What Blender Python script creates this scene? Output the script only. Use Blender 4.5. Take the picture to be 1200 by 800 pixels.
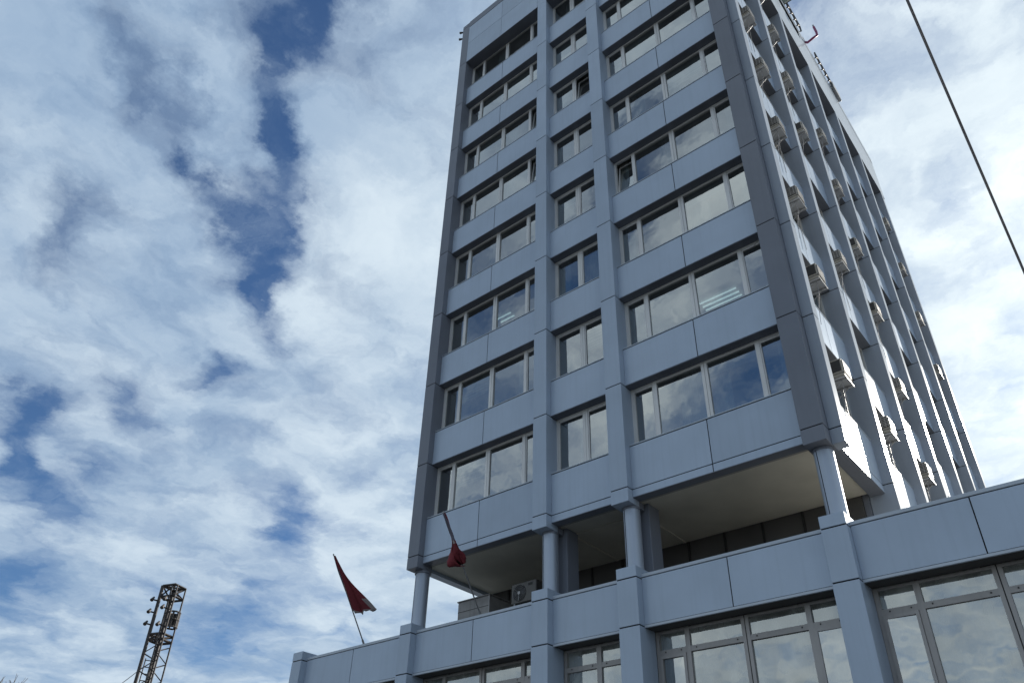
import bpy, math, random
from mathutils import Vector, Matrix
random.seed(7)
R = math.radians
S = bpy.context.scene
for o in list(bpy.data.objects): bpy.data.objects.remove(o)

# ------------------------------------------------------------------ camera
CAM = Vector((12.2825, -16.1233, -10.6606))
YAW, PITCH, ROLL = -0.708007, 0.598971, 0.026913
FWD = Vector((math.sin(YAW)*math.cos(PITCH), math.cos(YAW)*math.cos(PITCH), math.sin(PITCH)))
RT = Vector((math.cos(YAW), -math.sin(YAW), 0)); UPV = RT.cross(FWD)
RT, UPV = RT*math.cos(ROLL)+UPV*math.sin(ROLL), UPV*math.cos(ROLL)-RT*math.sin(ROLL)
cd = bpy.data.cameras.new('camera'); cam = bpy.data.objects.new('camera', cd)
S.collection.objects.link(cam); S.camera = cam
m = Matrix((RT, UPV, -FWD)).transposed().to_4x4(); m.translation = CAM
cam.matrix_world = m
cd.sensor_width = 36; cd.lens = 909.208/1200*36
cd.shift_x = -3.91/1200; cd.shift_y = 49.593/1200
cd.clip_start = 0.1; cd.clip_end = 3000

# ------------------------------------------------------------------ light
SUN_AZ, SUN_EL = 14.0, 27.0         # degrees clockwise from +Y, and up
SUND = Vector((math.sin(R(SUN_AZ))*math.cos(R(SUN_EL)), math.cos(R(SUN_AZ))*math.cos(R(SUN_EL)), math.sin(R(SUN_EL))))
sl = bpy.data.lights.new('sun', 'SUN'); sl.energy = 3.9; sl.angle = R(0.55); sl.color = (1, .94, .85)
so = bpy.data.objects.new('sun', sl); S.collection.objects.link(so)
so.rotation_euler = SUND.to_track_quat('Z', 'Y').to_euler(); so.location = (0, 0, 60)

W = bpy.data.worlds.new('World'); S.world = W; W.use_nodes = True
wt = W.node_tree; wt.nodes.clear()
def N(t, kind, **kw):
    n = t.nodes.new(kind)
    for k, v in kw.items(): setattr(n, k, v)
    return n
def sky_world():
    t = wt; L = t.links.new
    def val(x, sock):
        if isinstance(x, (int, float)): sock.default_value = x
        elif isinstance(x, (tuple, Vector)): sock.default_value = tuple(x)
        else: L(x, sock)
    def M(op, a, b=0.0, c=None, clamp=False):
        n = N(t, 'ShaderNodeMath', operation=op, use_clamp=clamp)
        val(a, n.inputs[0]); val(b, n.inputs[1])
        if c is not None: val(c, n.inputs[2])
        return n.outputs[0]
    def V(op, a, b=(0, 0, 0), s=None):
        n = N(t, 'ShaderNodeVectorMath', operation=op)
        val(a, n.inputs[0]); val(b, n.inputs[1])
        if s is not None: val(s, n.inputs['Scale'])
        return n.outputs['Value'] if op in ('DOT_PRODUCT', 'LENGTH', 'DISTANCE') else n.outputs[0]
    def noise(v, sc, det, rough, dist=0.0, off=0.0):
        n = N(t, 'ShaderNodeTexNoise', noise_dimensions='3D')
        n.inputs['Scale'].default_value = sc; n.inputs['Detail'].default_value = det
        n.inputs['Roughness'].default_value = rough; n.inputs['Distortion'].default_value = dist
        L(V('ADD', v, (off, off*1.7, off*.3)), n.inputs['Vector'])
        return n
    def ss(x, a, b):
        n = N(t, 'ShaderNodeMapRange', interpolation_type='SMOOTHSTEP')
        val(x, n.inputs[0]); n.inputs[1].default_value = a; n.inputs[2].default_value = b
        return n.outputs[0]
    def mix(f, a, b):
        n = N(t, 'ShaderNodeMix', data_type='RGBA')
        val(f, n.inputs[0])
        for x, s in ((a, n.inputs[6]), (b, n.inputs[7])):
            if isinstance(x, tuple): s.default_value = (*x, 1)
            else: L(x, s)
        return n.outputs[2]
    tc = N(t, 'ShaderNodeTexCoord'); d = V('NORMALIZE', tc.outputs['Generated'])
    sep = N(t, 'ShaderNodeSeparateXYZ'); L(d, sep.inputs[0])
    den = M('ADD', M('MAXIMUM', sep.outputs[2], 0.0), 0.12)
    cmb = N(t, 'ShaderNodeCombineXYZ')
    L(M('DIVIDE', sep.outputs[0], den), cmb.inputs[0]); L(M('DIVIDE', sep.outputs[1], den), cmb.inputs[1])
    p = cmb.outputs[0]
    warp = noise(p, 4.2, 9, .62, 0, 3.1)
    w = V('SUBTRACT', warp.outputs['Color'], (.5, .5, .5))
    pw = V('ADD', p, V('SCALE', w, s=.26))
    # openings between the clouds where the blue shows (streaks in the cloud layer's plane)
    segs = SEGS
    tot = None
    for (a, b, wd, amp) in segs:
        A = Vector((*a, 0)); B = Vector((*b, 0)); ba = B-A
        pa = V('SUBTRACT', pw, tuple(A))
        h = M('DIVIDE', V('DOT_PRODUCT', pa, tuple(ba)), ba.length_squared, clamp=True)
        dist = V('LENGTH', V('SUBTRACT', pa, V('SCALE', tuple(ba), s=h)))
        g = M('MULTIPLY', M('EXPONENT', M('MULTIPLY', M('POWER', M('DIVIDE', dist, wd*.95), 2.0), -1.0)), amp*1.08)
        tot = g if tot is None else M('ADD', tot, g)
    n1 = noise(pw, 5.6, 13, .56, .25, 11.3).outputs[0]
    n2 = noise(pw, 1.25, 6, .55, .2, 5.7).outputs[0]
    cov = M('ADD', M('MULTIPLY', n1, 1.55), M('MULTIPLY', n2, .5))
    cov = M('SUBTRACT', M('ADD', cov, -.38), tot)
    veil = noise(V('MULTIPLY', pw, (1.0, 2.2, 1.0)), 3.4, 11, .62, .5, 41.0).outputs[0]
    mask = M('MAXIMUM', ss(cov, -.14, .80), M('MULTIPLY', ss(veil, .42, .80), .45))
    # clouds: denser is whiter, brighter towards the sun that stands behind them
    n3 = noise(pw, 3.4, 12, .56, .3, 27.0).outputs[0]
    sunp = M('MAXIMUM', V('DOT_PRODUCT', d, tuple(SUND)), 0.0)
    glow = M('ADD', M('MULTIPLY', M('POWER', sunp, 3.0), .9), M('MULTIPLY', M('POWER', sunp, 40.0), 1.2))
    bright = M('ADD', M('MULTIPLY', ss(n3, .30, .74), .55), glow)
    anti = M('MAXIMUM', M('MULTIPLY', sep.outputs[1], -1.0), 0.0)
    bright = M('ADD', bright, M('MULTIPLY', anti, .75))
    bright = M('ADD', bright, M('MULTIPLY', ss(cov, .5, .8), .10))
    cdark = (1.45, 2.1, 3.0); cbright = (4.05, 4.6, 4.95)
    cc = mix(M('MINIMUM', bright, 1.6), cdark, cbright)
    for n in t.nodes:
        if n.type == 'MIX': n.clamp_factor = False
    skyn = N(t, 'ShaderNodeTexSky', sky_type='NISHITA', sun_disc=False)
    skyn.sun_elevation = R(SUN_EL); skyn.sun_rotation = R(SUN_AZ); skyn.air_density = 1.0; skyn.dust_density = .5; skyn.ozone_density = 2.0
    blue = V('MULTIPLY', skyn.outputs[0], (.32, .43, .55))
    col = mix(mask, blue, cc)
    bg = N(t, 'ShaderNodeBackground'); bg.inputs['Strength'].default_value = 0.1
    L(col, bg.inputs[0])
    out = N(t, 'ShaderNodeOutputWorld'); L(bg.outputs[0], out.inputs[0])
SEGS = [((-.46, .17), (-.58, .23), .060, .66), ((-.58, .23), (-.70, .31), .030, .52), ((-.70, .31), (-.86, .38), .042, .52),
        ((-.86, .38), (-.95, .47), .055, .55), ((-.95, .47), (-1.04, .57), .04, .42), ((-.55, .28), (-.50, .22), .03, .3),
        ((-.50, .10), (-.60, .16), .05, .36), ((-.70, .12), (-.80, .26), .04, .40), ((-.80, .26), (-.90, .36), .05, .42),
        ((-1.15, .51), (-1.21, .54), .045, .48), ((-1.36, .44), (-1.42, .49), .06, .55),
        ((-1.52, .33), (-1.75, .43), .07, .58), ((-1.75, .43), (-1.92, .60), .08, .62), ((-1.62, .52), (-1.75, .62), .05, .3),
        ((-1.48, .98), (-1.58, 1.0), .08, .55), ((-2.2, .62), (-2.5, .75), .11, .5), ((-1.9, 1.1), (-2.4, 1.3), .14, .42),
        ((-.04, .58), (.06, .50), .09, .38), ((-1.0, .20), (-1.15, .24), .06, .34),
        ((-.25, -1.0), (-.5, -1.25), .13, .6), ((-.35, -.62), (-.5, -.75), .09, .6), ((-.9, -1.5), (-.6, -1.75), .16, .55),  # from here on: gaps added in unseen sky, for darker panels and reflections
        ((.1, -1.5), (.25, -2.8), .38, .6), ((.1, -.5), (.6, -.9), .25, .45), ((-.7, -.7), (-1.1, -1.3), .16, .45),
        ((-2.2, -.7), (-3.2, -1.2), .35, .6), ((.9, -1.2), (1.6, -2.4), .4, .55)]
sky_world()
S.view_settings.view_transform = 'Standard'; S.view_settings.look = 'None'
S.view_settings.exposure = 1.0; S.view_settings.gamma = 1.0; S.view_settings.use_curve_mapping = False
S.render.engine = 'CYCLES'
S.cycles.max_bounces = 8; S.cycles.transparent_max_bounces = 10; S.cycles.caustics_reflective = False
S.cycles.caustics_refractive = False; S.cycles.use_denoising = True; S.cycles.sample_clamp_indirect = 6

# ------------------------------------------------------------------ materials
def principled(name, col, rough=.5, metal=0.0, spec=.5):
    mt = bpy.data.materials.new(name); mt.use_nodes = True
    b = mt.node_tree.nodes['Principled BSDF']
    b.inputs['Base Color'].default_value = (*col, 1); b.inputs['Roughness'].default_value = rough
    b.inputs['Metallic'].default_value = metal; b.inputs['Specular IOR Level'].default_value = spec
    return mt, b
def weather(name, col, rough=.5, metal=0.0, var=.12, scale=(1, 1, 1), detail=6, bump=0.0, bscale=8, streak=0.0, island=.05, wav=0.0, rvar=.07):
    """painted or mineral surface: blotches, vertical rain streaks, small tint change from piece to piece"""
    mt, b = principled(name, col, rough, metal); t = mt.node_tree; L = t.links.new
    tc = N(t, 'ShaderNodeTexCoord'); geo = N(t, 'ShaderNodeNewGeometry')
    mp = N(t, 'ShaderNodeMapping'); mp.inputs['Scale'].default_value = scale; L(geo.outputs['Position'], mp.inputs['Vector'])
    n = N(t, 'ShaderNodeTexNoise'); n.inputs['Scale'].default_value = .9; n.inputs['Detail'].default_value = detail; L(mp.outputs[0], n.inputs['Vector'])
    v = N(t, 'ShaderNodeMapRange'); v.inputs[1].default_value = .25; v.inputs[2].default_value = .75
    v.inputs[3].default_value = 1-var; v.inputs[4].default_value = 1+var; L(n.outputs[0], v.inputs[0])
    last = v.outputs[0]
    if island:
        r = N(t, 'ShaderNodeMapRange'); r.inputs[3].default_value = 1-island; r.inputs[4].default_value = 1+island
        L(geo.outputs['Random Per Island'], r.inputs[0])
        mm = N(t, 'ShaderNodeMath', operation='MULTIPLY'); L(last, mm.inputs[0]); L(r.outputs[0], mm.inputs[1]); last = mm.outputs[0]
    if streak:
        mp2 = N(t, 'ShaderNodeMapping'); mp2.inputs['Scale'].default_value = (9, 9, .35); L(geo.outputs['Position'], mp2.inputs['Vector'])
        n2 = N(t, 'ShaderNodeTexNoise'); n2.inputs['Scale'].default_value = 1.0; n2.inputs['Detail'].default_value = 5; L(mp2.outputs[0], n2.inputs['Vector'])
        s2 = N(t, 'ShaderNodeMapRange'); s2.inputs[1].default_value = .5; s2.inputs[2].default_value = .85
        s2.inputs[3].default_value = 1; s2.inputs[4].default_value = 1-streak; L(n2.outputs[0], s2.inputs[0])
        mm = N(t, 'ShaderNodeMath', operation='MULTIPLY'); L(last, mm.inputs[0]); L(s2.outputs[0], mm.inputs[1]); last = mm.outputs[0]
    sc = N(t, 'ShaderNodeVectorMath', operation='SCALE'); sc.inputs[0].default_value = col; L(last, sc.inputs['Scale'])
    L(sc.outputs[0], b.inputs['Base Color'])
    rr = N(t, 'ShaderNodeMapRange'); rr.inputs[3].default_value = max(0, rough-rvar); rr.inputs[4].default_value = min(1, rough+rvar)
    L(n.outputs[0], rr.inputs[0]); L(rr.outputs[0], b.inputs['Roughness'])
    if bump or wav:
        n3 = N(t, 'ShaderNodeTexNoise'); n3.inputs['Scale'].default_value = bscale; n3.inputs['Detail'].default_value = 1 if wav else 6
        L(geo.outputs['Position'], n3.inputs['Vector'])
        bp = N(t, 'ShaderNodeBump'); bp.inputs['Strength'].default_value = bump or wav; bp.inputs['Distance'].default_value = .02 if bump else .05
        L(n3.outputs[0], bp.inputs['Height']); L(bp.outputs[0], b.inputs['Normal'])
    return mt
def glass_mat(name, refl, tint, base=0.0, grad=.55):
    mt = bpy.data.materials.new(name); mt.use_nodes = True; t = mt.node_tree; t.nodes.clear(); L = t.links.new
    geo = N(t, 'ShaderNodeNewGeometry')
    n = N(t, 'ShaderNodeTexNoise'); n.inputs['Scale'].default_value = 1.3; n.inputs['Detail'].default_value = 2; L(geo.outputs['Position'], n.inputs['Vector'])
    bp = N(t, 'ShaderNodeBump'); bp.inputs['Strength'].default_value = .06; bp.inputs['Distance'].default_value = .06; L(n.outputs[0], bp.inputs['Height'])
    gl = N(t, 'ShaderNodeBsdfGlossy'); gl.inputs['Roughness'].default_value = .004; gl.inputs['Color'].default_value = (.93, .95, .93, 1); L(bp.outputs[0], gl.inputs['Normal'])
    tr = N(t, 'ShaderNodeBsdfTransparent'); tr.inputs['Color'].default_value = (*tint, 1)
    df = N(t, 'ShaderNodeBsdfDiffuse')
    mp = N(t, 'ShaderNodeMapping'); mp.inputs['Scale'].default_value = (1.6, 1.6, .9); L(geo.outputs['Position'], mp.inputs['Vector'])
    n2 = N(t, 'ShaderNodeTexNoise'); n2.inputs['Scale'].default_value = 1.5; n2.inputs['Detail'].default_value = 7; L(mp.outputs[0], n2.inputs['Vector'])
    df.inputs['Color'].default_value = (.47, .49, .45, 1)
    dm = N(t, 'ShaderNodeMapRange'); dm.inputs[1].default_value = .3; dm.inputs[2].default_value = .75; dm.inputs[3].default_value = base*.4; dm.inputs[4].default_value = base*1.7
    L(n2.outputs[0], dm.inputs[0])
    m1 = N(t, 'ShaderNodeMixShader'); L(dm.outputs[0], m1.inputs[0]); L(tr.outputs[0], m1.inputs[1]); L(df.outputs[0], m1.inputs[2])
    fr = N(t, 'ShaderNodeFresnel'); fr.inputs[0].default_value = 1.5
    ad = N(t, 'ShaderNodeMath', operation='ADD', use_clamp=True); ad.inputs[1].default_value = refl; L(fr.outputs[0], ad.inputs[0])
    m2 = N(t, 'ShaderNodeMixShader'); L(ad.outputs[0], m2.inputs[0]); L(m1.outputs[0], m2.inputs[1]); L(gl.outputs[0], m2.inputs[2])
    o = N(t, 'ShaderNodeOutputMaterial'); L(m2.outputs[0], o.inputs[0])
    return mt
MAT = dict(
    panel=weather('silver_blue_panel', (.405, .478, .57), .46, .08, .06, island=.06, streak=.08, wav=.05, bscale=.8),
    dark=weather('dark_grey_panel', (.20, .216, .25), .42, 0, .06, island=.05, streak=.08, wav=.05, bscale=.8),
    fin=weather('fin_panel', (.345, .385, .44), .5, 0, .05, island=.05, streak=.06, wav=.05, bscale=.9),
    trim=weather('light_metal_trim', (.46, .51, .565), .5, 0, .06),
    gap=principled('joint_black', (.008, .008, .01), .8)[0],
    frame=weather('beige_aluminium', (.64, .635, .615), .45, .15, .10, streak=.1, island=.04),
    pframe=weather('worn_aluminium', (.36, .342, .325), .5, .10, .14, streak=.2, island=.05),
    glass=glass_mat('window_glass', .34, (.42, .51, .55), .05),
    pglass=glass_mat('stained_window_glass', .24, (.55, .60, .60), .44),
    soffit=weather('cream_soffit', (.60, .57, .48), .75, 0, .12, bump=.05, island=0),
    conc=weather('concrete', (.42, .405, .375), .85, 0, .2, bump=.3, bscale=20, island=0),
    wall=weather('dark_wall', (.085, .08, .075), .7, 0, .2, island=.1),
    column=weather('brushed_steel_column', (.38, .43, .50), .45, .35, .08, scale=(3, 3, .3), streak=.15),
    roomwall=weather('office_wall', (.30, .29, .27), .8, 0, .08, island=0),
    ceil=weather('office_ceiling', (.45, .45, .43), .8, 0, .05, island=0),
    curtain=weather('pale_curtain', (.52, .53, .49), .9, 0, .12, scale=(10, 10, .3), island=.15),
    brown=weather('brown_curtain', (.12, .06, .05), .9, 0, .3, scale=(12, 12, .3), island=.1),
    acbody=weather('aged_white_casing', (.31, .285, .235), .5, 0, .14, streak=.3, island=.08),
    condenser=weather('shade_darkened_casing', (.10, .095, .085), .5, 0, .12, streak=.2),  # colour darkened to carry the deep shade under the tower
    acdark=weather('dark_grille', (.02, .019, .018), .6, 0, .2),
    acgrille=weather('grey_fins', (.33, .32, .30), .45, .4, .15, island=.1),
    steel=weather('galvanised_steel', (.33, .33, .33), .45, .6, .2),
    box=weather('streaked_grey_sheet', (.30, .29, .28), .55, .2, .3, scale=(1.2, 1.2, 3.5), streak=.35, island=.08),
    mast=weather('rusty_dark_steel', (.06, .053, .05), .6, .2, .3),
    red=weather('red_cloth', (.15, .016, .022), .85, 0, .25, island=0),
    white=weather('faded_white_cloth', (.27, .22, .21), .85, 0, .2, island=0),
    blue=weather('faded_blue_cloth', (.13, .12, .15), .85, 0, .2, island=0),
    pole=weather('grey_pole', (.25, .25, .25), .4, .5, .1),
    cable=weather('black_cable', (.33, .32, .33), .6, 0, .2),
    pinkpipe=weather('purple_red_pipe', (.23, .03, .11), .5, 0, .15),
    greenbox=weather('pale_green_sheet', (.42, .50, .46), .5, 0, .1),
    bark=weather('bark', (.10, .085, .075), .9, 0, .3, island=0),
    asphalt=weather('asphalt', (.052, .052, .054), .9, 0, .25, bump=.3, bscale=40, island=0),
    paving=weather('paving', (.27, .26, .245), .85, 0, .2, bump=.2, bscale=15, island=0),
    kerb=weather('kerb_stone', (.34, .33, .31), .8, 0, .15, island=.1),
)
def emis(name, col, st):
    mt, b = principled(name, col); b.inputs['Emission Color'].default_value = (*col, 1); b.inputs['Emission Strength'].default_value = st; return mt
for nm_ in ('panel', 'dark', 'fin', 'trim'):
    b_ = MAT[nm_].node_tree.nodes['Principled BSDF']; b_.inputs['Coat Weight'].default_value = .38; b_.inputs['Coat Roughness'].default_value = .19; b_.inputs['Coat IOR'].default_value = 1.5; b_.inputs['Specular IOR Level'].default_value = 0
MAT['tube'] = emis('lit_tube', (.80, 1, .92), .42)

# ------------------------------------------------------------------ mesh helpers
class MB:
    def __init__(s): s.v = []; s.f = []; s.mi = []; s.names = []; s.smooth = []
    def mid(s, m):
        if m not in s.names: s.names.append(m)
        return s.names.index(m)
    def add(s, vs, fs, m, smooth=False):
        b = len(s.v); s.v += [Vector(v) for v in vs]; i = s.mid(m)
        for f in fs: s.f.append([b+k for k in f]); s.mi.append(i); s.smooth.append(smooth)
    def box(s, x0, x1, y0, y1, z0, z1, m):
        if x1 < x0: x0, x1 = x1, x0
        if y1 < y0: y0, y1 = y1, y0
        if z1 < z0: z0, z1 = z1, z0
        s.add([(x0,y0,z0),(x1,y0,z0),(x1,y1,z0),(x0,y1,z0),(x0,y0,z1),(x1,y0,z1),(x1,y1,z1),(x0,y1,z1)],
              [(0,3,2,1),(4,5,6,7),(0,1,5,4),(1,2,6,5),(2,3,7,6),(3,0,4,7)], m)
    def bbox(s, x0, x1, y0, y1, z0, z1, m, b=.012):
        """box with chamfered edges"""
        vs = []; X = (x0, x1); Y = (y0, y1); Z = (z0, z1); idx = {}
        def sgn(k): return 1 if k == 0 else -1
        for i in (0, 1):
            for j in (0, 1):
                for k in (0, 1):
                    for a in range(3):
                        p = [X[i]+sgn(i)*b, Y[j]+sgn(j)*b, Z[k]+sgn(k)*b]
                        p[a] = (X[i], Y[j], Z[k])[a]
                        idx[(i, j, k, a)] = len(vs); vs.append(p)
        fs = []
        def q(*ks): fs.append([idx[k] for k in ks])
        for i in (0, 1):
            q((i,0,0,0),(i,1,0,0),(i,1,1,0),(i,0,1,0)); q((0,i,0,1),(1,i,0,1),(1,i,1,1),(0,i,1,1)); q((0,0,i,2),(1,0,i,2),(1,1,i,2),(0,1,i,2))
            for j in (0, 1):
                q((i,j,0,0),(i,j,1,0),(i,j,1,1),(i,j,0,1)); q((i,0,j,0),(i,1,j,0),(i,1,j,2),(i,0,j,2)); q((0,i,j,1),(1,i,j,1),(1,i,j,2),(0,i,j,2))
                for k in (0, 1): q((i,j,k,0),(i,j,k,1),(i,j,k,2))
        s.add(vs, fs, m); s.fix = True
    def tube(s, pts, r, m, n=6, r2=None, caps=True):
        pts = [Vector(p) for p in pts]; rings = []; r2 = r if r2 is None else r2; prev = None
        for i, p in enumerate(pts):
            a = pts[max(i-1, 0)]; c = pts[min(i+1, len(pts)-1)]; d = (c-a).normalized()
            if prev is None:
                u = d.cross(Vector((0, 0, 1)));
                if u.length < 1e-3: u = d.cross(Vector((1, 0, 0)))
            else: u = prev - d*prev.dot(d)
            u.normalize(); prev = u; w = d.cross(u); rr = r+(r2-r)*i/max(1, len(pts)-1)
            rings.append([p+u*math.cos(2*math.pi*k/n)*rr+w*math.sin(2*math.pi*k/n)*rr for k in range(n)])
        vs = [v for g in rings for v in g]; fs = []
        for i in range(len(pts)-1):
            for k in range(n): fs.append((i*n+k, i*n+(k+1) % n, (i+1)*n+(k+1) % n, (i+1)*n+k))
        s.add(vs, fs, m, n > 5)
        if caps: s.add(rings[0], [tuple(reversed(range(n)))], m); s.add(rings[-1], [tuple(range(n))], m)
    def bar(s, a, b, w, m): s.tube([a, b], w*.7071, m, 4)
    def quad(s, a, b, c, d, m): s.add([a, b, c, d], [(0, 1, 2, 3)], m)
    def build(s, name, parent=None, kind=None):
        me = bpy.data.meshes.new(name)
        lo = Vector([min(v[i] for v in s.v) for i in range(3)]); hi = Vector([max(v[i] for v in s.v) for i in range(3)])
        c = (lo+hi)/2
        if parent is None: c.z = lo.z
        me.from_pydata([v-c for v in s.v], [], s.f)
        for n in s.names: me.materials.append(MAT[n])
        me.polygons.foreach_set('material_index', s.mi); me.polygons.foreach_set('use_smooth', s.smooth)
        me.update()
        if getattr(s, 'fix', False):
            import bmesh
            bm = bmesh.new(); bm.from_mesh(me); bmesh.ops.recalc_face_normals(bm, faces=bm.faces); bm.to_mesh(me); bm.free()
        o = bpy.data.objects.new(name, me); S.collection.objects.link(o)
        if parent is not None:
            o.parent = parent; o.location = c - WORLD[parent.name]
        else: o.location = c
        WORLD[o.name] = c
        if kind: o['kind'] = kind
        return o
WORLD = {}
def thing(name, loc, label, cat, group=None):
    o = bpy.data.objects.new(name, None); S.collection.objects.link(o); o.location = loc; o.empty_display_size = .3
    WORLD[o.name] = Vector(loc); return tag(o, label, cat, group)
def tag(o, label, cat, group=None):
    o['label'] = label; o['category'] = cat
    if group: o['group'] = group
    return o
def ray(x, y):
    d = FWD + RT*((x-603.91)/909.208) - UPV*((y-449.593)/909.208); return d.normalized()

# ------------------------------------------------------------------ dimensions (metres; z = 0 is the first office sill)
H = 3.3; G = -12.26; P = -.237
LP = (-5.668, -5.18); P1 = (-.555, -.044); P2 = (2.12, 2.66); RP = (7.348, 7.886)
XF = 8.181; XS = 7.92; XW = 7.62; FW = .354
FY = [.119, 3.658, 7.204, 10.72, 14.31, 17.86, 21.41]
YE = FY[-1]+FW+.37
ZT = 28.65; ZB = 25.05; ZJ = -1.317; ROOF = -4.3; GP = .026
BAYS = [(LP[1], P1[0]), (P1[1], P2[0]), (P2[1], RP[0])]

# ------------------------------------------------------------------ ground
gmb = MB(); gmb.box(-900, 900, -900, 900, G-.5, G, 'asphalt'); gmb.build('road', kind='structure')
gmb = MB(); gmb.box(-40, 40, -6.5, -.4, G, G+.12, 'paving'); gmb.build('pavement', kind='structure')
gmb = MB()
for i in range(80): gmb.box(-40+i, -39.01+i, -6.7, -6.51, G, G+.13, 'kerb')
gmb.build('kerb', kind='structure')

# ------------------------------------------------------------------ the tower
T = thing('office_tower', (1.2, 10.5, ROOF), 'tall grey-blue panelled office tower raised on round columns above the low wing', 'building')
def cassette(mb, x0, x1, z0, z1, m='panel', y=0.0, th=.016):
    mb.box(x0, x1, y, y+th, z0, z1, m)
def front_spandrel(b, k):
    x0, x1 = BAYS[b]; mb = MB()
    z1 = k*H; z0 = z1-1.3 if k else -1.53
    xs = [x0+.004, x1-.004] if b == 1 else [x0+.004, (x0+x1)/2, x1-.004]
    mb.box(x0, x1, .018, .22, z0+.004, z1, 'gap')
    mb.box(x0, x1, .222, .40, z0, z1, 'roomwall')
    for i in range(len(xs)-1):
        a = xs[i]+(GP/2 if i else 0); c = xs[i+1]-(GP/2 if i < len(xs)-2 else 0)
        if k == 0:
            cassette(mb, a, c, -1.30, z1-.028); cassette(mb, a, c, z0, -1.326)
        else: cassette(mb, a, c, z0+.012, z1-.028)
    mb.box(x0, x1, -.006, .30, z1+.002, z1+.03, 'trim')                 # sill flashing
    if k: mb.box(x0, x1, .004, .34, z0-.012, z0-.002, 'dark')           # return under the panel
    else: mb.box(x0, x1, .002, .30, z0-.016, z0-.002, 'dark')
    mb.build('spandrel_panel', T)
def pane(mb, xa, xb, y, za, zb, m, j=.006):
    """one pane, set very slightly out of true like real glazing"""
    e = [random.uniform(-j, j) for _ in range(3)]
    mb.add([(xa, y+e[0], za), (xb, y+e[1], za), (xb, y+e[1]+e[2]-e[0], zb), (xa, y+e[2], zb)], [(0, 1, 2, 3)], m)
def front_window(b, k, opens=()):
    x0, x1 = BAYS[b]; z0 = k*H+.032; z1 = k*H+2.0-.014; y = .285
    mb = MB(); f = 'frame'
    mull = [x0, x0+.05]
    if b == 1: cuts = [((x0+x1)/2-.075, (x0+x1)/2+.075)]
    else: cuts = [(x0+.73, x0+.85), ((x0+x1)/2-.09, (x0+x1)/2+.09), (x1-.85, x1-.73)]
    zt = z1 + (.0 if k < 7 else 0)
    mb.box(x0, x0+.075, y, y+.09, z0, zt, f); mb.box(x1-.075, x1, y, y+.09, z0, zt, f)
    edges = [x0+.075]
    for a, c in cuts:
        w = (c-a)
        if w > .14:
            mb.box(a, a+w*.47, y, y+.09, z0, zt, f); mb.box(a+w*.53, c, y, y+.09, z0, zt, f); mb.box(a+w*.47, a+w*.53, y+.02, y+.08, z0, zt, 'gap')
        else: mb.box(a, c, y, y+.09, z0, zt, f)
        edges += [a, c]
    edges.append(x1-.075)
    for i in range(0, len(edges), 2):
        mb.box(edges[i], edges[i+1], y+.004, y+.086, z0, z0+.075, f); mb.box(edges[i], edges[i+1], y+.004, y+.086, zt-.085, zt, f)
    w = mb.build('window', T)
    g = MB(); n = len(edges)//2
    for i in range(n):
        xa, xb = edges[2*i], edges[2*i+1]
        if i in opens: continue
        narrow = (xb-xa) < .8 and b != 1
        ins = .0
        if narrow or b == 1:            # opening sash has its own slim frame
            for (a, c, d, e) in ((xa, xa+.04, z0+.075, zt-.085), (xb-.04, xb, z0+.075, zt-.085)): g.box(a, c, y+.02, y+.07, d, e, f)
            for (d, e) in ((z0+.075, z0+.12), (zt-.13, zt-.085)): g.box(xa+.04, xb-.04, y+.02, y+.07, d, e, f)
            ins = .04
        pane(g, xa+ins, xb-ins, y+.05, z0+.075+ins, zt-.085-ins, 'glass')
    g.build('glass', w)
    for i in opens:                     # tilted-in sash
        xa, xb = edges[2*i], edges[2*i+1]; s = MB(); za, zb_ = z0+.08, zt-.09; h = zb_-za; t = .11
        def tl(x, z, dy): q = (z-za); return (x, y+.03+dy+q*math.sin(t), za+q*math.cos(t))
        for (a, c, d, e) in ((xa, xa+.05, za, zb_), (xb-.05, xb, za, zb_), (xa+.05, xb-.05, za, za+.05), (xa+.05, xb-.05, zb_-.05, zb_)):
            vs = [tl(a,d,0),tl(c,d,0),tl(c,d,.05),tl(a,d,.05),tl(a,e,0),tl(c,e,0),tl(c,e,.05),tl(a,e,.05)]
            s.add(vs, [(0,3,2,1),(4,5,6,7),(0,1,5,4),(1,2,6,5),(2,3,7,6),(3,0,4,7)], f)
        s.add([tl(xa+.05, za+.05, .025), tl(xb-.05, za+.05, .025), tl(xb-.05, zb_-.05, .025), tl(xa+.05, zb_-.05, .025)], [(0,1,2,3)], 'glass')
        s.build('open_sash', w)
    rb = random.Random(b*97+k*13+1)
    for i in range(n):
        xa, xb = edges[2*i], edges[2*i+1]
        if xb-xa > .8 and rb.random() < .22 and (b, k) not in ((2, 1), (0, 2)):
            dr = rb.uniform(.35, 1.1); bl = MB(); zz = zt+.05; ns = int(dr/.05)
            for q in range(ns): bl.quad((xa+.02, .47, zz-q*.05), (xb-.02, .47, zz-q*.05), (xb-.02, .50, zz-q*.05-.046), (xa+.02, .50, zz-q*.05-.046), 'curtain')
            bl.box(xa+.02, xb-.02, .47, .50, zz-ns*.05-.03, zz-ns*.05, 'curtain'); bl.build('blind', w)
    # curtains drawn to some of the jambs
    c = MB(); rnd = random.Random(b*31+k*7)
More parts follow.
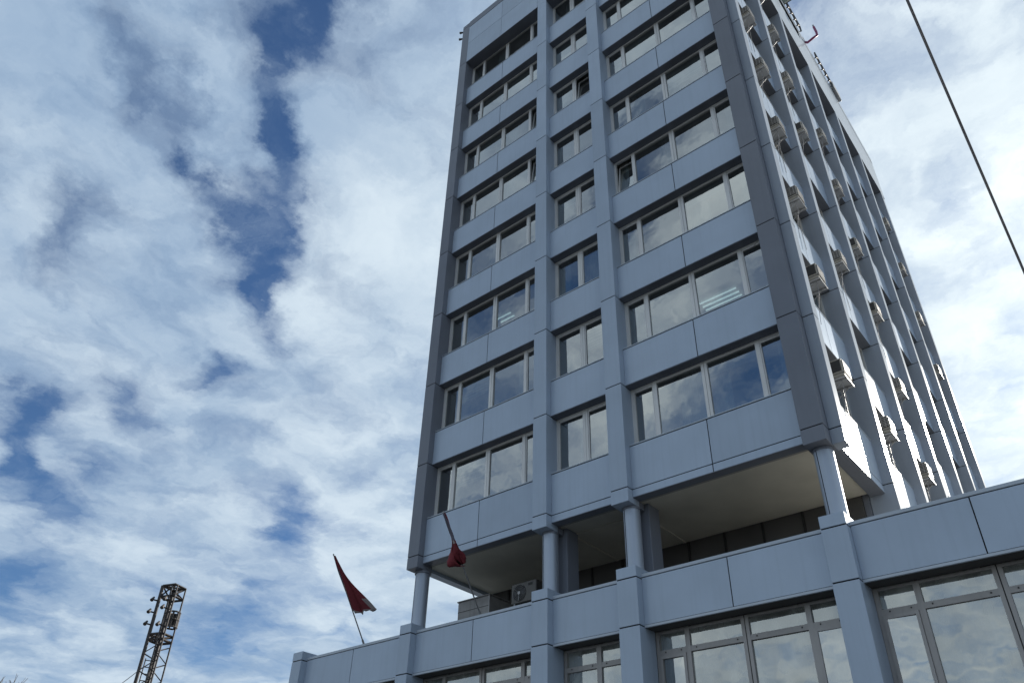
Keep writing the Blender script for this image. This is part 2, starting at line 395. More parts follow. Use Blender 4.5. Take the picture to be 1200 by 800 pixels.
    for i in range(n):
        xa, xb = edges[2*i], edges[2*i+1]
        if rnd.random() < (.75 if i == 0 and b != 1 else .3):
            wd = (xb-xa)*rnd.uniform(.3, .6); left = (i == 0 and rnd.random() < .25) or rnd.random() < .2
            a = xa if left else xb-wd; folds = max(4, int(wd/.06)); pts = []
            for q in range(folds+1):
                xx = a+wd*q/folds; pts.append((xx, .56+(.03 if q % 2 else 0)+rnd.uniform(-.008, .008)))
            for q in range(folds):
                (xa2, ya2), (xb2, yb2) = pts[q], pts[q+1]
                c.quad((xa2, ya2, z0+.02), (xb2, yb2, z0+.02), (xb2, yb2, zt+.1), (xa2, ya2, zt+.1), 'curtain')
            c.build('curtain', w); c = MB()
OPEN = {(2, 3): (0,), (0, 5): (3,), (0, 4): (3,), (1, 5): (1,)}
for k in range(8):
    for b in range(3):
        front_spandrel(b, k); front_window(b, k, OPEN.get((b, k), ()))

def seg_zs(zlo, zhi):
    zs = [zlo]+[ZJ+k*H for k in range(-1, 10) if zlo+.1 < ZJ+k*H < zhi-.1]+[zhi]
    return [(zs[i]+(GP/2 if i else 0), zs[i+1]-(GP/2 if i < len(zs)-2 else 0)) for i in range(len(zs)-1)]
def clad(mb, x0, x1, y0, y1, zlo, zhi, m, core='gap'):
    i = .014
    mb.box(x0+i, x1-i, y0+i, y1-i, zlo+i, zhi-i, core)
    for a, c in seg_zs(zlo, zhi): mb.bbox(x0, x1, y0, y1, a, c, m, .006)
for (x0, x1) in (P1, P2):
    mb = MB(); clad(mb, x0, x1, P, .30, -1.716, ZB-.003, 'panel'); mb.box(x0+.01, x1-.01, .302, .55, -1.714, -1.535, 'dark'); mb.build('pilaster', T)
mb = MB(); clad(mb, LP[0], LP[1], P, .42, -1.716, ZT-.012, 'dark'); mb.build('corner_pier', T)
mb = MB(); clad(mb, RP[0], RP[1], P, .42, -1.716, ZT-.012, 'dark'); mb.build('corner_pier', T)
# fins of the side facade
for i, y in enumerate(FY):
    mb = MB(); last = i == len(FY)-1
    if i == 0: clad(mb, RP[1]+.003, XF, y, y+FW, -1.716, ZB-.003, 'fin')
    elif last:
        clad(mb, XW-.1, XF, y, y+FW, ROOF-.1, ZB-.003, 'fin'); mb.box(XW-.4, RP[1], y+FW+.003, YE, ROOF-.1, ZT-.02, 'dark')
    else: clad(mb, XW-.1, XF, y, y+FW, ROOF-.1, ZB-.003, 'fin')
    mb.build('corner_fin' if i == 0 else 'fin', T)
# parapet band, flush with the piers: front, then side with its slot
mb = MB(); xs = [LP[1], (LP[1]+P1[0])/2, P1[0], P1[1], P2[0], P2[1], (P2[1]+RP[0])/2, RP[0]]
mb.box(LP[1]+.003, RP[0]-.003, P+.018, .30, ZB+.003, ZT-.5, 'gap')
for i in range(len(xs)-1):
    for a, c in ((ZB, 26.62), (26.64, 28.15)):
        mb.box(xs[i]+(.008 if i else .003), xs[i+1]-.008, P, P+.016, a, c, 'panel')
mb.box(LP[1]+.003, RP[0]-.003, P-.012, .5, 28.17, ZT, 'dark')
mb.box(LP[1]+.003, RP[0]-.003, P+.004, .36, ZB-.014, ZB-.002, 'dark')
mb.build('parapet_band', T)
mb = MB()
mb.box(RP[1]+.01, XF-.018, FY[0]+.02, YE-.02, ZB+.003, 27.5, 'gap'); mb.box(RP[1]+.01, XF-.2, FY[0]+.02, YE-.02, 27.5, 28.2, 'gap')
mb.box(RP[1]+.01, XF-.018, FY[0]+.02, YE-.02, 28.2, ZT-.02, 'gap')
ys = [FY[0]]+[y+FW/2 for y in FY[1:-1]]+[YE]
for i in range(len(ys)-1):
    a, c = ys[i]+.006, ys[i+1]-.006
    mb.box(XF-.016, XF, a, c, ZB, 27.5, 'trim')
    if i >= 3: mb.box(XF-.016, XF-.001, a, c, 27.503, 28.2, 'trim')
    mb.box(XF-.016, XF+.01, a, c, 28.21, ZT, 'trim')
mb.box(RP[1]+.01, XF-.02, FY[0]+.02, YE-.02, ZT-.018, ZT+.002, 'dark')
mb.box(XW-.05, XF-.004, FY[0]+FW+.003, FY[-1]-.003, ZB-.014, ZB-.002, 'dark')
mb.build('parapet_band', T)
# side spandrels and windows
for i in range(6):
    y0, y1 = FY[i]+FW, FY[i+1]; ym = (y0+y1)/2
    for k in range(8):
        z1 = k*H; z0 = z1-1.3 if k else (-1.53 if i == 0 else ROOF-.1)
        mb = MB()
        mb.box(XW-.06, XS-.018, y0, y1, z0+.004, z1, 'gap')
        for a, c in ((y0+.003, ym-GP/2), (ym+GP/2, y1-.003)):
            if k == 0 and i == 0:
                mb.box(XS-.016, XS, a, c, z0, -1.326, 'panel'); mb.box(XS-.016, XS, a, c, -1.30, z1-.028, 'panel')
            elif k == 0:
                mb.box(XS-.016, XS, a, c, z0, -1.326, 'panel'); mb.box(XS-.016, XS, a, c, -1.30, z1-.028, 'panel')
            else: mb.box(XS-.016, XS, a, c, z0+.012, z1-.028, 'panel')
        mb.box(XW, XS+.006, y0, y1, z1+.002, z1+.03, 'trim')
        mb.box(XW-.03, XS-.004, y0, y1, z0-.014, z0-.002, 'dark')
        mb.build('spandrel_panel', T)
        za, zb = z1+.032, z1+2-.014
        mb = MB(); cuts = [y0, y0+.06]+[ym-.5-.05, ym-.5+.05, ym+.5-.05, ym+.5+.05]+[y1-.06, y1]
        for q in range(0, 8, 2): mb.box(XW-.09, XW, cuts[q], cuts[q+1], za, zb, 'frame')
        for q in range(1, 7, 2):
            mb.box(XW-.086, XW-.004, cuts[q], cuts[q+1], za, za+.07, 'frame'); mb.box(XW-.086, XW-.004, cuts[q], cuts[q+1], zb-.08, zb, 'frame')
        w = mb.build('window', T); g = MB()
        for q in range(1, 7, 2):
            e = [random.uniform(-.005, .005) for _ in range(3)]
            g.add([(XW-.05+e[0], cuts[q], za+.07), (XW-.05+e[1], cuts[q+1], za+.07), (XW-.05+e[1]+e[2], cuts[q+1], zb-.08), (XW-.05+e[0]+e[2], cuts[q], zb-.08)], [(0,1,2,3)], 'glass')
        g.build('glass', w)
# inside: floor slabs with office ceilings, the core walls, lit tubes
mb = MB()
for k in range(8):
    zc = k*H+2.5
    mb.box(LP[0]+.3, XW-.1, .405, 21.5, zc+.02, zc+.45, 'ceil'); 
for k in range(9): mb.box(LP[0]+.3, XW-.1, .405, 21.5, k*H-.36 if k else -1.36, k*H-.02, 'roomwall')
mb.box(LP[0]+.3, 3.9, 5.2, 5.4, -1.3, 26, 'roomwall'); mb.box(3.9, 4.1, 5.2, 21.4, -1.3, 26, 'roomwall')
for x in (P1, P2): mb.box(x[0]+.1, x[1]-.1, .41, 5.2, 0, 26, 'roomwall')
mb.build('office_interior', T)
mb = MB()
for y in (2.27, 2.48, 2.68): mb.box(4.28, 5.55, y, y+.045, 5.74, 5.775, 'tube')
mb.build('ceiling_light', T)
mb = MB()
for y in (1.82, 2.05): mb.box(-4.15, -3.45, y, y+.045, 9.04, 9.075, 'tube')
mb.build('ceiling_light', T)
# other walls, roof, soffit
mb = MB()
mb.box(LP[0]-.02, LP[0]+.28, .43, YE, -1.62, ZT-.03, 'panel'); mb.box(LP[0]+.29, XW-.41, YE-.25, YE-.01, -1.53, ZT-.03, 'panel')
for k in range(8):
    mb.box(LP[0]-.03, LP[0]-.022, .9, YE-.5, k*H+.1, k*H+1.9, 'gap'); mb.box(LP[0]+.5, XW-.6, YE-.008, YE, k*H+.1, k*H+1.9, 'gap')
mb.build('wall', T)
mb = MB(); mb.box(LP[0]+.29, RP[1], .32, YE-.26, ZT-.6, ZT-.3, 'conc'); mb.build('roof', T)
mb = MB()
mb.box(LP[0]+.285, XW-.07, .305, 3.53, -1.50, -1.37, 'soffit')
for x in (P1[1]-.1, P2[0]+.1): mb.box(x-.05, x+.05, .56, 3.5, -1.53, -1.502, 'soffit')
mb.box(P1[1]-.04, P2[0]+.04, 1.06, 1.16, -1.535, -1.502, 'soffit')
mb.box(XW-.06, XS-.02, .43, 3.65, -1.56, -1.537, 'dark')
mb.build('soffit', T)
# recessed storey: dark glazed wall, its posts, piers behind the columns
mb = MB()
mb.box(-5.3, 7.35, 3.53, 3.75, ROOF, -1.51, 'wall'); mb.box(7.36, XW-.11, 3.62, 4.2, ROOF, -1.38, 'dark')
for x in [-4.6+1.15*i for i in range(10)]: mb.box(x, x+.06, 3.49, 3.527, ROOF, -1.52, 'acdark')
for z in (-2.2, -2.32, -2.44): mb.box(1.5, 2.1, 3.46, 3.5, z, z+.06, 'roomwall')
mb.build('recessed_wall', T)
for x in (P1, P2):
    mb = MB(); mb.bbox(x[0]+.05, x[1]+.1, .60, 1.14, ROOF, -1.502, 'dark', .008); mb.build('pier', T)
for xc in ((LP[0]+LP[1])/2+.02, (P1[0]+P1[1])/2+.03, (P2[0]+P2[1])/2+.05, (RP[0]+RP[1])/2):
    mb = MB(); mb.tube([(xc, .25, ROOF), (xc, .25, -1.73)], .225, 'column', 40)
    mb.tube([(xc, .25, -1.79), (xc, .25, -1.72)], .26 if xc < -4 else .235, 'dark', 40)
    mb.bar((xc-.10, .25-.205, ROOF), (xc-.10, .25-.205, -1.74), .012, 'gap'); mb.build('column', T)

# ------------------------------------------------------------------ the low wing
B = thing('low_annex', (1, 6, G), 'low grey-blue panelled wing with a parapet and large framed windows under the tower', 'building')
PIL = [(-10.95, -10.45), LP, (-.55, -.005), (2.16, 2.74), (7.335, 7.885), (12.5, 13.05), (17.7, 18.25)]
CT = -3.48
for (x0, x1) in PIL:
    mb = MB(); i = .014
    mb.box(x0+i, x1-i, P+i, .44, G+.12, CT-i, 'gap')
    for a, c in ((-3.755, CT), (-4.935, -3.785), (-7.9, -4.965), (G+.12, -7.93)): mb.bbox(x0, x1, P, .455, a, c, 'panel', .006)
    mb.build('pilaster', B)
for j in range(len(PIL)-1):
    x0, x1 = PIL[j][1], PIL[j+1][0]; mb = MB()
    mb.box(x0, x1, .018, .33, -4.90, -3.75, 'gap')
    js = [x0+.004, x1-.004] if x1-x0 < 3 else [x0+.004, (x0+x1)/2, x1-.004]
    for i in range(len(js)-1):
        mb.box(js[i]+(GP/2 if i else 0), js[i+1]-(GP/2 if i < len(js)-2 else 0), 0, .016, -4.905, -3.757, 'panel')
    mb.box(x0, x1, -.008, .05, -4.975, -4.918, 'trim'); mb.box(x0, x1, .052, .46, -4.972, -4.918, 'wall')
    mb.build('parapet_panel', B)
    mb = MB(); mb.bbox(x0, x1, -.012, .36, -3.738, -3.655, 'trim', .008); mb.build('parapet_coping', B)
    # window: transom lights over tall lights
    y = .47; z1 = -4.98; zt0, zt1 = -5.55, -5.425; z0 = -8.2; f = 'pframe'; mb = MB()
    xm = (x0+x1)/2
    cuts = [(x0, x0+.09)]+([(xm-.07, xm+.07)] if x1-x0 < 3 else [(x0+.78, x0+.90), (xm-.09, xm+.09), (x1-.90, x1-.78)])+[(x1-.09, x1)]
    for a, c in cuts:
        if c-a > .16:
            mb.box(a, (a+c)/2-.012, y, y+.09, z0, z1, f); mb.box((a+c)/2+.012, c, y, y+.09, z0, z1, f); mb.box((a+c)/2-.012, (a+c)/2+.012, y+.015, y+.08, z0, z1, 'acdark')
        else: mb.box(a, c, y, y+.09, z0, z1, f)
    lights = [(cuts[i][1], cuts[i+1][0]) for i in range(len(cuts)-1)]
    for a, c in lights:
        for (d, e) in ((z1-.06, z1), (zt0, zt1), (z0, z0+.09)): mb.box(a, c, y+.005, y+.085, d, e, f)
        for q in (a+.14, c-.14): mb.box(q, q+.025, y-.006, y+.004, zt0+.055, zt0+.085, 'acdark')
    mb.box(x0, x1, .46, .6, -8.3, -8.205, 'trim')
    w = mb.build('window', B); g = MB(); cu = MB(); rnd = random.Random(j+3)
    for n_, (a, c) in enumerate(lights):
        pane(g, a, c, y+.05, zt1, z1-.06, 'pglass', .006)
        sash = (c-a) < .9
        if sash:
            yy = y-.03; za, zb = z0+.1, zt0-.01
            for (p, q, r_, s_) in ((a+.005, a+.07, za, zb), (c-.07, c-.005, za, zb), (a+.07, c-.07, za, za+.07), (a+.07, c-.07, zb-.07, zb)): g.box(p, q, yy, yy+.06, r_, s_, f)
            pane(g, a+.07, c-.07, yy+.03, za+.07, zb-.07, 'glass', .02)
        else: pane(g, a, c, y+.05, z0+.09, zt0, 'pglass', .008)
        # drapes behind: a wide pale one and a narrow brown one at the edge
        wd = c-a; px = c-wd*rnd.uniform(.12, .3) if not sash else c
        for (aa, cc, mt, yo) in ((a, px, 'curtain', .66), (px, c+.05, 'brown', .70)):
            nf = max(3, int((cc-aa)/.07)); last = None
            if cc-aa < .03 or (mt == 'curtain' and rnd.random() < .2): continue
            for q in range(nf+1):
                pt = (aa+(cc-aa)*q/nf, yo+(.035 if q % 2 else 0)+rnd.uniform(-.01, .01))
                if last: cu.quad((last[0], last[1], z0), (pt[0], pt[1], z0), (pt[0], pt[1], z1+.1), (last[0], last[1], z1+.1), mt)
                last = pt
            cu.build('curtain', w); cu = MB()
    g.build('glass', w)
    mb = MB(); mb.box(x0, x1, .2, .45, G+.12, -8.32, 'panel'); mb.build('plinth_wall', B)
mb = MB(); mb.box(PIL[0][0]+.3, 18.2, .37, 15, ROOF-.3, ROOF-.004, 'conc'); mb.build('roof', B)
mb = MB(); mb.box(PIL[0][0]+.02, PIL[0][0]+.3, .47, 15, G, -3.66, 'panel'); mb.box(18.0, 18.22, .47, 15, G, -3.66, 'panel')
mb.box(PIL[0][0]+.31, 17.99, 14.8, 15, G, -3.66, 'panel'); mb.box(PIL[0][0]+.31, 17.99, 4.5, 4.7, G, -4.61, 'roomwall'); mb.build('wall', B)

# ------------------------------------------------------------------ window air conditioners on the side facade
GRP = 'window air conditioners on the side facade'
def make_ac(solid):
    r = thing('air_conditioner', (8.0, 1.75, .72), 'x', 'air conditioner', GRP)
    mb = MB(); x0, x1, y0, y1, z0, z1 = 7.66, 8.22, 1.46, 2.00, .82, 1.37
    mb.bbox(x0, x1, y0, y1, z0, z1, 'acbody', .02); mb.box(x0, x1+.012, y0-.006, y1+.006, z0+.10, z0+.112, 'acdark')
    c = mb.build('casing', r)
    mb = MB()
    if solid: mb.box(7.86, 8.18, y0-.012, y0-.002, z0+.17, z1-.05, 'acdark')
    else:
        mb.box(7.86, 8.20, y0-.008, y0-.002, z0+.17, z1-.05, 'acdark')
        for q in range(7): mb.box(7.86, 8.20, y0-.022, y0-.009, z0+.2+q*.05, z0+.214+q*.05, 'acgrille')
        for q in range(3): mb.box(7.93+q*.1, 7.945+q*.1, y0-.026, y0-.023, z0+.17, z1-.05, 'acgrille')
    mb.build('side_vent', c)
    mb = MB(); mb.box(x1+.001, x1+.006, y0+.05, y1-.05, z0+.15, z1-.04, 'acdark')
    for q in range(11): mb.box(x1+.007, x1+.02, y0+.06+q*.045, y0+.08+q*.045, z0+.15, z1-.04, 'acgrille')
    mb.build('coil_grille', c)
    mb = MB(); mb.box(7.62, x1+.025, y0-.01, y1+.05, z0-.055, z0-.02, 'steel')
    for yy in (y0+.05, y1-.08):
        mb.box(7.64, x1+.03, yy, yy+.03, z0-.085, z0-.056, 'steel'); mb.bar((7.66, yy+.015, z0-.45), (8.15, yy+.015, z0-.07), .025, 'steel')
    mb.build('bracket', r)
    mb = MB(); mb.tube([(7.98, y1-.1, z0-.03), (7.98, y1-.1, z0-.25), (7.96, y1-.08, z0-.9), (7.97, y1-.1, z0-1.7)], .009, 'acgrille', 6); mb.build('drain_pipe', r)
    mb = MB(); mb.tube([(8.10, y0+.12, z0-.03), (8.09, y0+.13, z0-.4), (7.99, y0+.1, z0-.95), (7.95, y0+.08, z0-1.5)], .008, 'cable', 6); mb.build('power_lead', r)
    return r
def copy_tree(o, parent=None, skip=()):
    c = o.copy(); S.collection.objects.link(c); c.parent = parent
    for ch in list(o.children):
        if ch.name.split('.')[0] in skip: continue
        copy_tree(ch, c, skip)
    return c
ORD = ['lowest', 'second from bottom', 'third from bottom', 'fourth from bottom', 'fifth from bottom', 'sixth from bottom', 'seventh from bottom', 'eighth from bottom']
BAYN = {0: 'bay nearest the corner pier', 1: 'second bay from the corner', 2: 'third bay from the corner', 5: 'last bay at the far edge'}
UNITS = {0: [0, 1, 2, 3, 4, 5], 1: [0, 2, 4, 5, 6, 7], 2: [0, 1, 2, 3, 4, 5], 5: [3, 4, 5, 6]}
protoA, protoB = make_ac(True), make_ac(False)
usedA = usedB = False
for bay, ks in UNITS.items():
    for q, k in enumerate(ks):
        solid = (bay, k) in ((0, 0), (0, 1), (1, 4), (2, 2), (2, 3), (1, 7))
        pr = protoA if solid else protoB
        if solid and not usedA: o = pr; usedA = True
        elif not solid and not usedB: o = pr; usedB = True
        else: o = copy_tree(pr, None, () if (bay*3+k) % 3 != 1 else ('drain_pipe',))
        yc = (FY[bay]+FW+FY[bay+1])/2
        o.location = (8.0, 1.75+(yc-(FY[0]+FW+FY[1])/2)+random.uniform(-.06, .06), .72+k*H+random.uniform(-.05, .05))
        tip = ORD[q] if q < len(ks)-1 else 'topmost'
        o['label'] = '%s air conditioner, %s in the %s' % ('black-vented' if solid else 'slat-vented', tip, BAYN[bay])

# ------------------------------------------------------------------ on the wing's roof
bx = MB(); x0, x1, y0, y1 = -4.97, -3.62, 1.5, 2.5
bx.bbox(x0, x1, y0, y1, ROOF, -2.45, 'box', .015)
r = thing('roof_cabinet', ((x0+x1)/2, 2, ROOF), 'streaked grey sheet-metal cabinet standing behind the parapet under the tower', 'cabinet')
bx.build('body', r)
mb = MB(); mb.bbox(x0-.03, x1+.03, y0-.03, y1+.03, -2.449, -2.41, 'box', .01); mb.build('lid', r)
mb = MB()
for z in (-2.78, -3.2): mb.box(x0+.01, x1-.01, y0-.006, y0-.001, z, z+.016, 'acdark')
mb.box(x1-.03, x1+.004, y0-.012, y0-.001, ROOF+.02, -2.46, 'steel'); mb.build('seam', r)
r = thing('condenser_unit', (-1.85, 1.1, ROOF), 'pale condenser unit with one round fan guard behind the parapet, left of a column', 'air conditioner')
mb = MB(); x0, x1, y0, y1, z0, z1 = -2.27, -1.33, .95, 1.28, -3.19, -2.59
mb.bbox(x0, x1, y0, y1, z0, z1, 'condenser', .02); c = mb.build('casing', r)
mb = MB(); cx, cz = x0+.31, (z0+z1)/2
mb.tube([(cx, y0-.012, cz), (cx, y0-.002, cz)], .245, 'acdark', 36)
for q in range(5):
    rr = .05+q*.046; pts = [(cx+math.cos(a*math.pi/14)*rr, y0-.02, cz+math.sin(a*math.pi/14)*rr) for a in range(29)]; mb.tube(pts, .004, 'steel', 4, caps=False)
mb.tube([(cx, y0-.03, cz), (cx, y0-.013, cz)], .05, 'steel', 16)
for q in range(3):
    a = q*2.094+.4; mb.bar((cx, y0-.017, cz), (cx+.235*math.cos(a), y0-.017, cz+.235*math.sin(a)), .012, 'steel')
mb.build('fan_guard', c)
mb = MB(); mb.box(x0+.64, x0+.80, y0-.006, y0-.001, z1-.14, z1-.06, 'acdark')
mb.build('badge', c)
mb = MB()
for x in (x0+.1, x1-.14):
    for y in (y0+.03, y1-.07): mb.box(x, x+.04, y, y+.04, ROOF, z0-.035, 'steel')
    mb.box(x, x+.04, y0, y1, z0-.034, z0-.002, 'steel')
mb.build('stand', r)

# ------------------------------------------------------------------ flags
def flag(bx_, rise, label, wrapped):
    base = Vector((bx_, .16, -3.66)); dv = Vector((0, -1.75, 2.50)).normalized(); Ln = rise
    r = thing('flagpole', base, label, 'flag')
    mb = MB(); mb.tube([base-dv*.35, base+dv*Ln], .022, 'pole', 8, .016); mb.tube([base+dv*Ln, base+dv*(Ln+.05)], .03, 'pole', 8, .01)
    mb.build('pole', r)
    mb = MB(); mb.box(bx_-.05, bx_+.05, .10, .34, -3.653, -3.60, 'steel'); mb.tube([base-dv*.1, base+dv*.2], .034, 'steel', 8); mb.build('pole_socket', r)
    out = Vector((.78, .62, 0)).normalized()    # the way the cloth hangs out sideways
    mb = MB(); ns, nu = 34, 26; rows = []
    rnd = random.Random(5 if wrapped else 9)
    for i in range(ns+1):
        s = i/ns; row = []
        for j in range(nu+1):
            u = j/nu
            if not wrapped:
                top = base+dv*(Ln-.02-1.62*s)
                wd = .05+.78*s**1.35
                sag = -s*(1.75*u*(1-u)**1.1+.30*u)
                fold = .075*math.sin(u*13+s*4)*(.25+s)+.03*math.sin(u*29+s*9)*s
                q = top+out*(wd*u*(1-.18*s*math.sin(u*3)))+Vector((0, 0, sag*.55))
                q += Vector((-.4, -.9, 0)).normalized()*fold
                if i == ns: q += Vector((0, 0, rnd.uniform(-.05, .04)))
            else:
                top = base+dv*(Ln-.02-1.55*s)
                bell = math.exp(-((s-.80)/.17)**2)
                rad = .022+.03*s+.11*bell*(1-.5*max(0, s-.9)*10*.5)
                a = u*2*math.pi*1.25+s*5
                rr = rad*(1+.50*math.sin(a*2+s*7)+.26*math.sin(a*5-s*9)+.10*math.sin(a*11+s*20))
                ax = dv.cross(Vector((1, 0, 0))).normalized()
                q = top+Vector((1, 0, 0))*math.cos(a)*rr*1.15+ax*math.sin(a)*rr+Vector((0, 0, -.34*bell*u*u))+Vector((.16*bell*math.sin(u*4+s*3), 0, 0))
            row.append(q)
        rows.append(row)
    vs = [v for row in rows for v in row]; n = nu+1
    for i in range(ns):
        for j in range(nu):
            u = (j+.5)/nu; s = (i+.5)/ns
            if not wrapped: mt = ('white' if s > .55 else 'blue') if u < .22 and s > .3 else ('white' if u > .93 and s > .80 or s > .985 else ('blue' if u < .12 else 'red'))
            else: mt = 'blue' if (s < .52 and u < .7) else ('white' if .5 < s < .6 and u < .35 else 'red')
            a = i*n+j; mb.add([vs[a], vs[a+1], vs[a+n+1], vs[a+n]], [(0, 1, 2, 3)], mt, True)
    o = mb.build('cloth', r)
    import bmesh
    bm = bmesh.new(); bm.from_mesh(o.data); bmesh.ops.remove_doubles(bm, verts=bm.verts, dist=1e-4); bm.to_mesh(o.data); bm.free()
    sm = o.modifiers.new('thickness', 'SOLIDIFY'); sm.thickness = .006
flag(-7.734, 3.05, 'faded red flag hanging open from a leaning pole, left of the tower against the sky', False)
flag(-2.713, 3.15, 'dark red flag wrapped round its leaning pole in front of the tower corner', True)

# ------------------------------------------------------------------ roof things on the tower
Zr = ZT+.004
r = thing('roof_pipe_bracket', (XF-.1, 11.9, Zr), 'purple-red bent pipe sticking out over the tower roof edge', 'pipe')
mb = MB(); a = Vector((XF-.05, 11.9, Zr+.02))
mb.tube([(XF-.3, 11.9, Zr+.12), (8.32, 11.9, 28.32), (8.59, 11.9, 28.40), (8.86, 11.9, 28.45), (8.87, 11.9, 28.75), (8.83, 11.9, 29.24)], .065, 'pinkpipe', 10); mb.build('pipe', r)
mb = MB(); mb.tube([(8.83, 11.9, 29.24), (8.82, 11.9, 29.42)], .045, 'steel', 8); mb.build('pipe_tip', r)
mb = MB(); mb.box(XF-.25, XF+.02, 11.7, 12.1, Zr, Zr+.06, 'acdark'); mb.build('base_plate', r)
def roof_frame(y0, y1, h, label, n):
    r = thing('roof_railing', (XF-.2, (y0+y1)/2, Zr), label, 'railing', )
    mb = MB(); x = XF+.05+.01*n
    for i in range(n+1):
        y = y0+(y1-y0)*i/n; mb.bar((XF-.2, y, Zr+.03), (x, y, Zr+.03), .05, 'mast'); mb.bar((x, y, Zr), (x, y, Zr+h), .06, 'mast'); mb.build('post', r); mb = MB()
    for z in (h, h*.5): mb.bar((x, y0-.05, Zr+z), (x, y1+.05, Zr+z), .055, 'mast')
    for i in range(n):
        ya = y0+(y1-y0)*i/n; yb = y0+(y1-y0)*(i+1)/n; mb.bar((x, ya, Zr+.05), (x, yb, Zr+h-.05), .05, 'mast')
    mb.build('rail', r)
roof_frame(9.6, 11.3, .5, 'dark steel lattice railing at the tower roof edge beside the pale green box', 4)
roof_frame(13.3, 15.6, .42, 'dark steel lattice railing at the tower roof edge beyond the purple pipe', 5)
mb = MB(); mb.bbox(XF-1.7, XF+.42, 4.5, 9.3, Zr, Zr+1.7, 'greenbox', .02)
r = thing('roof_box', (XF-.9, 6.9, Zr), 'pale green flat-sided box on the tower roof edge', 'box'); mb.build('body', r)
mb = MB(); mb.box(XF-1.2, XF+.40, 9.303, 9.42, Zr+.1, Zr+1.3, 'acdark'); mb.build('vent', r)
mb = MB(); mb.bbox(XF-.7, XF+.17, 15.7, 16.9, Zr, Zr+.55, 'steel', .02)
tag(mb.build('roof_duct'), 'small grey metal duct box at the end of the roof railing', 'duct')
r = thing('corner_floodlight', (LP[0], P+.1, ZT-.4), 'small dark floodlight pair fixed to the top left roof corner', 'floodlight')
for z in (ZT-.35, ZT-.95):
    mb = MB(); mb.bar((LP[0]+.02, P+.1, z), (LP[0]-.13, P+.02, z+.03), .025, 'mast'); mb.build('arm', r)
    mb = MB(); mb.tube([(LP[0]-.10, P+.1, z+.10), (LP[0]-.19, P-.03, z-.03)], .04, 'mast', 8, .065); mb.build('lamp', r)

# ------------------------------------------------------------------ lattice mast with floodlights, far left
D0 = 46.0
def at_range(x, y, D):
    d = ray(x, y); return CAM + d*(D/math.hypot(d.x, d.y))
ctr = at_range(204.5, 688, D0); top = ctr.z
r = thing('light_mast', (ctr.x, ctr.y, G), 'dark lattice mast with floodlights standing far left of the tower', 'mast')
view = Vector((ctr.x-CAM.x, ctr.y-CAM.y, 0)).normalized(); side = Vector((view.y, -view.x, 0)); hw = .60
corner = [ctr-side*hw*1.0, ctr-view*hw, ctr+side*hw*1.0, ctr+view*hw]
corner = [Vector((c.x, c.y, 0)) for c in corner]
def leg(c, double):
    mb = MB()
    if double:
        tdir = (Vector((ctr.x, ctr.y, 0))-c).normalized(); s2 = Vector((-tdir.y, tdir.x, 0))*.13
        a, b = c+s2, c-s2
        for p in (a, b): mb.bar((p.x, p.y, G), (p.x, p.y, top), .065, 'mast')
        z = G; f = True
        while z < top-.4:
            p, q = (a, b) if f else (b, a); mb.bar((p.x, p.y, z), (q.x, q.y, z+.45), .03, 'mast'); f = not f; z += .45
    else: mb.bar((c.x, c.y, G), (c.x, c.y, top), .14, 'mast')
    mb.build('leg', r)
for i in range(4): leg(corner[i], i in (1, 2))
for (z0, z1) in ((top-.62, top), (top-2.95, top-2.65)):
    mb = MB()
    for i in range(4):
        a, b = corner[i], corner[(i+1) % 4]
        for z in (z0, z1): mb.bar((a.x, a.y, z), (b.x, b.y, z), .10, 'mast')
        mb.bar((a.x, a.y, z0), (b.x, b.y, z1), .08, 'mast')
        if z1 == top: mb.bar((a.x, a.y, z1), (ctr.x, ctr.y, top-.02), .07, 'mast')
    mb.build('cross_frame', r)
mb = MB(); z = top-3.2; f = True
while z > G+1:
    for (i, j) in ((1, 0), (2, 1)):
        a, b = (corner[i], corner[j]) if f else (corner[j], corner[i]); mb.bar((a.x, a.y, z), (b.x, b.y, z-.40), .045, 'mast')
    f = not f; z -= .44
mb.build('bracing', r)
mb = MB(); lc = (corner[3]*.55+corner[2]*.0+Vector((ctr.x, ctr.y, 0))*.45)-side*.25
for s in (-.18, .18): q = lc+side*s; mb.bar((q.x, q.y, G), (q.x, q.y, top-3.8), .045, 'mast')
z = G+.3
while z < top-3.8: mb.bar((*(lc+side*-.18).xy, z), (*(lc+side*.18).xy, z), .035, 'mast'); z += .34
mb.build('ladder', r)
for (ci, dz, off) in ((0, .85, -1), (0, 1.5, -1), (0, 2.15, -1), (1, .9, -1), (1, 1.35, -1), (1, 2.25, -1)):
    c = corner[ci]; zz = top-dz; p = Vector((c.x, c.y, zz)) + side*off*.27 - view*.1
    mb = MB(); mb.bar((c.x, c.y, zz), p, .06, 'mast'); mb.tube([p-view*.05+Vector((0, 0, .12)), p-view*.22-side*.08-Vector((0, 0, .10))], 0.05, 'mast', 8, .10); mb.build('floodlight', r)
mb = MB(); c = corner[2]*.6+Vector((ctr.x, ctr.y, 0))*.4; cz = top-1.75
for q in range(7):
    a = q*.9; pa = c+side*math.cos(a)*.28+view*math.sin(a)*.28; mb.bar((pa.x, pa.y, cz-.42), (pa.x, pa.y, cz+.42), .08, 'mast')
for z in (cz-.4, cz, cz+.4): mb.tube([(*(c+side*math.cos(a*.628)*.3+view*math.sin(a*.628)*.3).xy, z) for a in range(11)], .05, 'mast', 5, caps=False)
mb.box(c.x-.15, c.x+.15, c.y-.15, c.y+.15, cz-.3, cz+.3, 'mast'); mb.build('siren_cage', r)
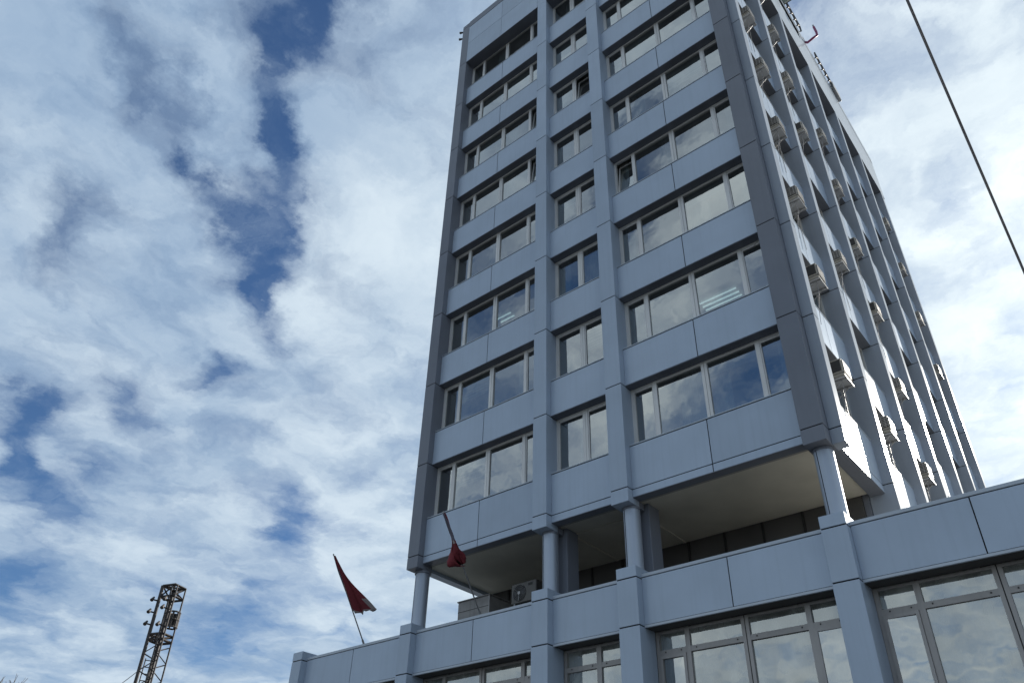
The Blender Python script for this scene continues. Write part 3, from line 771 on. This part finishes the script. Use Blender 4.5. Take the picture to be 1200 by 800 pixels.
mb = MB(); q0 = Vector((corner[0].x, corner[0].y, top-4.5)); q1 = q0-side*9+Vector((0, 0, -10)); mb.tube([q0, q0.lerp(q1, .5)-Vector((0, 0, .3)), q1], .02, 'cable', 5); mb.build('guy_wire', r)

# ------------------------------------------------------------------ cable overhead, bare tree
pa, pb = CAM+ray(1063, 0)*9.5, CAM+ray(1200, 318)*10.5
dd = (pb-pa); A = pa-dd*1.6; Bq = pb+dd*1.2
mb = MB(); n = 40
for s in (-1, 1):
    pts = []
    for i in range(n+1):
        t = i/n; p = A.lerp(Bq, t); p = p + Vector((0, 0, .10*((2*t-1)**2-.12))) + RT*(.0085*s)
        pts.append(p)
    mb.tube(pts, .0068, 'cable', 8)
o = mb.build('overhead_cable'); tag(o, 'thin black twin cable crossing the sky to the right of the tower', 'cable')

tb = at_range(2, 775, 38.0); tz = tb.z+.15
r = thing('bare_tree', (tb.x, tb.y, G), 'leafless tree whose twig tips reach the lower left corner', 'tree')
trunk = MB(); br = MB(); rt = random.Random(3)
def grow(p, d, ln, rad, lvl):
    e = p+d*ln; mid = p.lerp(e, .5)+Vector((rt.uniform(-1, 1), rt.uniform(-1, 1), 0))*ln*.05
    (trunk if lvl == 0 else br).tube([p, mid, e], rad, 'bark', 8 if lvl < 2 else 4, rad*.68, caps=False)
    if lvl >= 6: return
    for q in range(3 if lvl < 4 else 4):
        ax = Vector((rt.uniform(-1, 1), rt.uniform(-1, 1), rt.uniform(-.3, .3))).normalized()
        nd = (d+ax*rt.uniform(.45, .85)+Vector((0, 0, .12))).normalized()
        grow(e if q < 2 else mid.lerp(e, .5), nd, ln*rt.uniform(.62, .8), rad*.6, lvl+1)
hgt = tz-G
grow(Vector((tb.x, tb.y, G)), Vector((0, 0, 1)), hgt*.30, .22, 0)
zmax = max(v.z for v in br.v)
for b_ in (trunk, br):
    for v in b_.v: v.z = G+(v.z-G)*(hgt/(zmax-G))
trunk.build('trunk', r); br.build('branches', r)
bpy.context.view_layer.update()
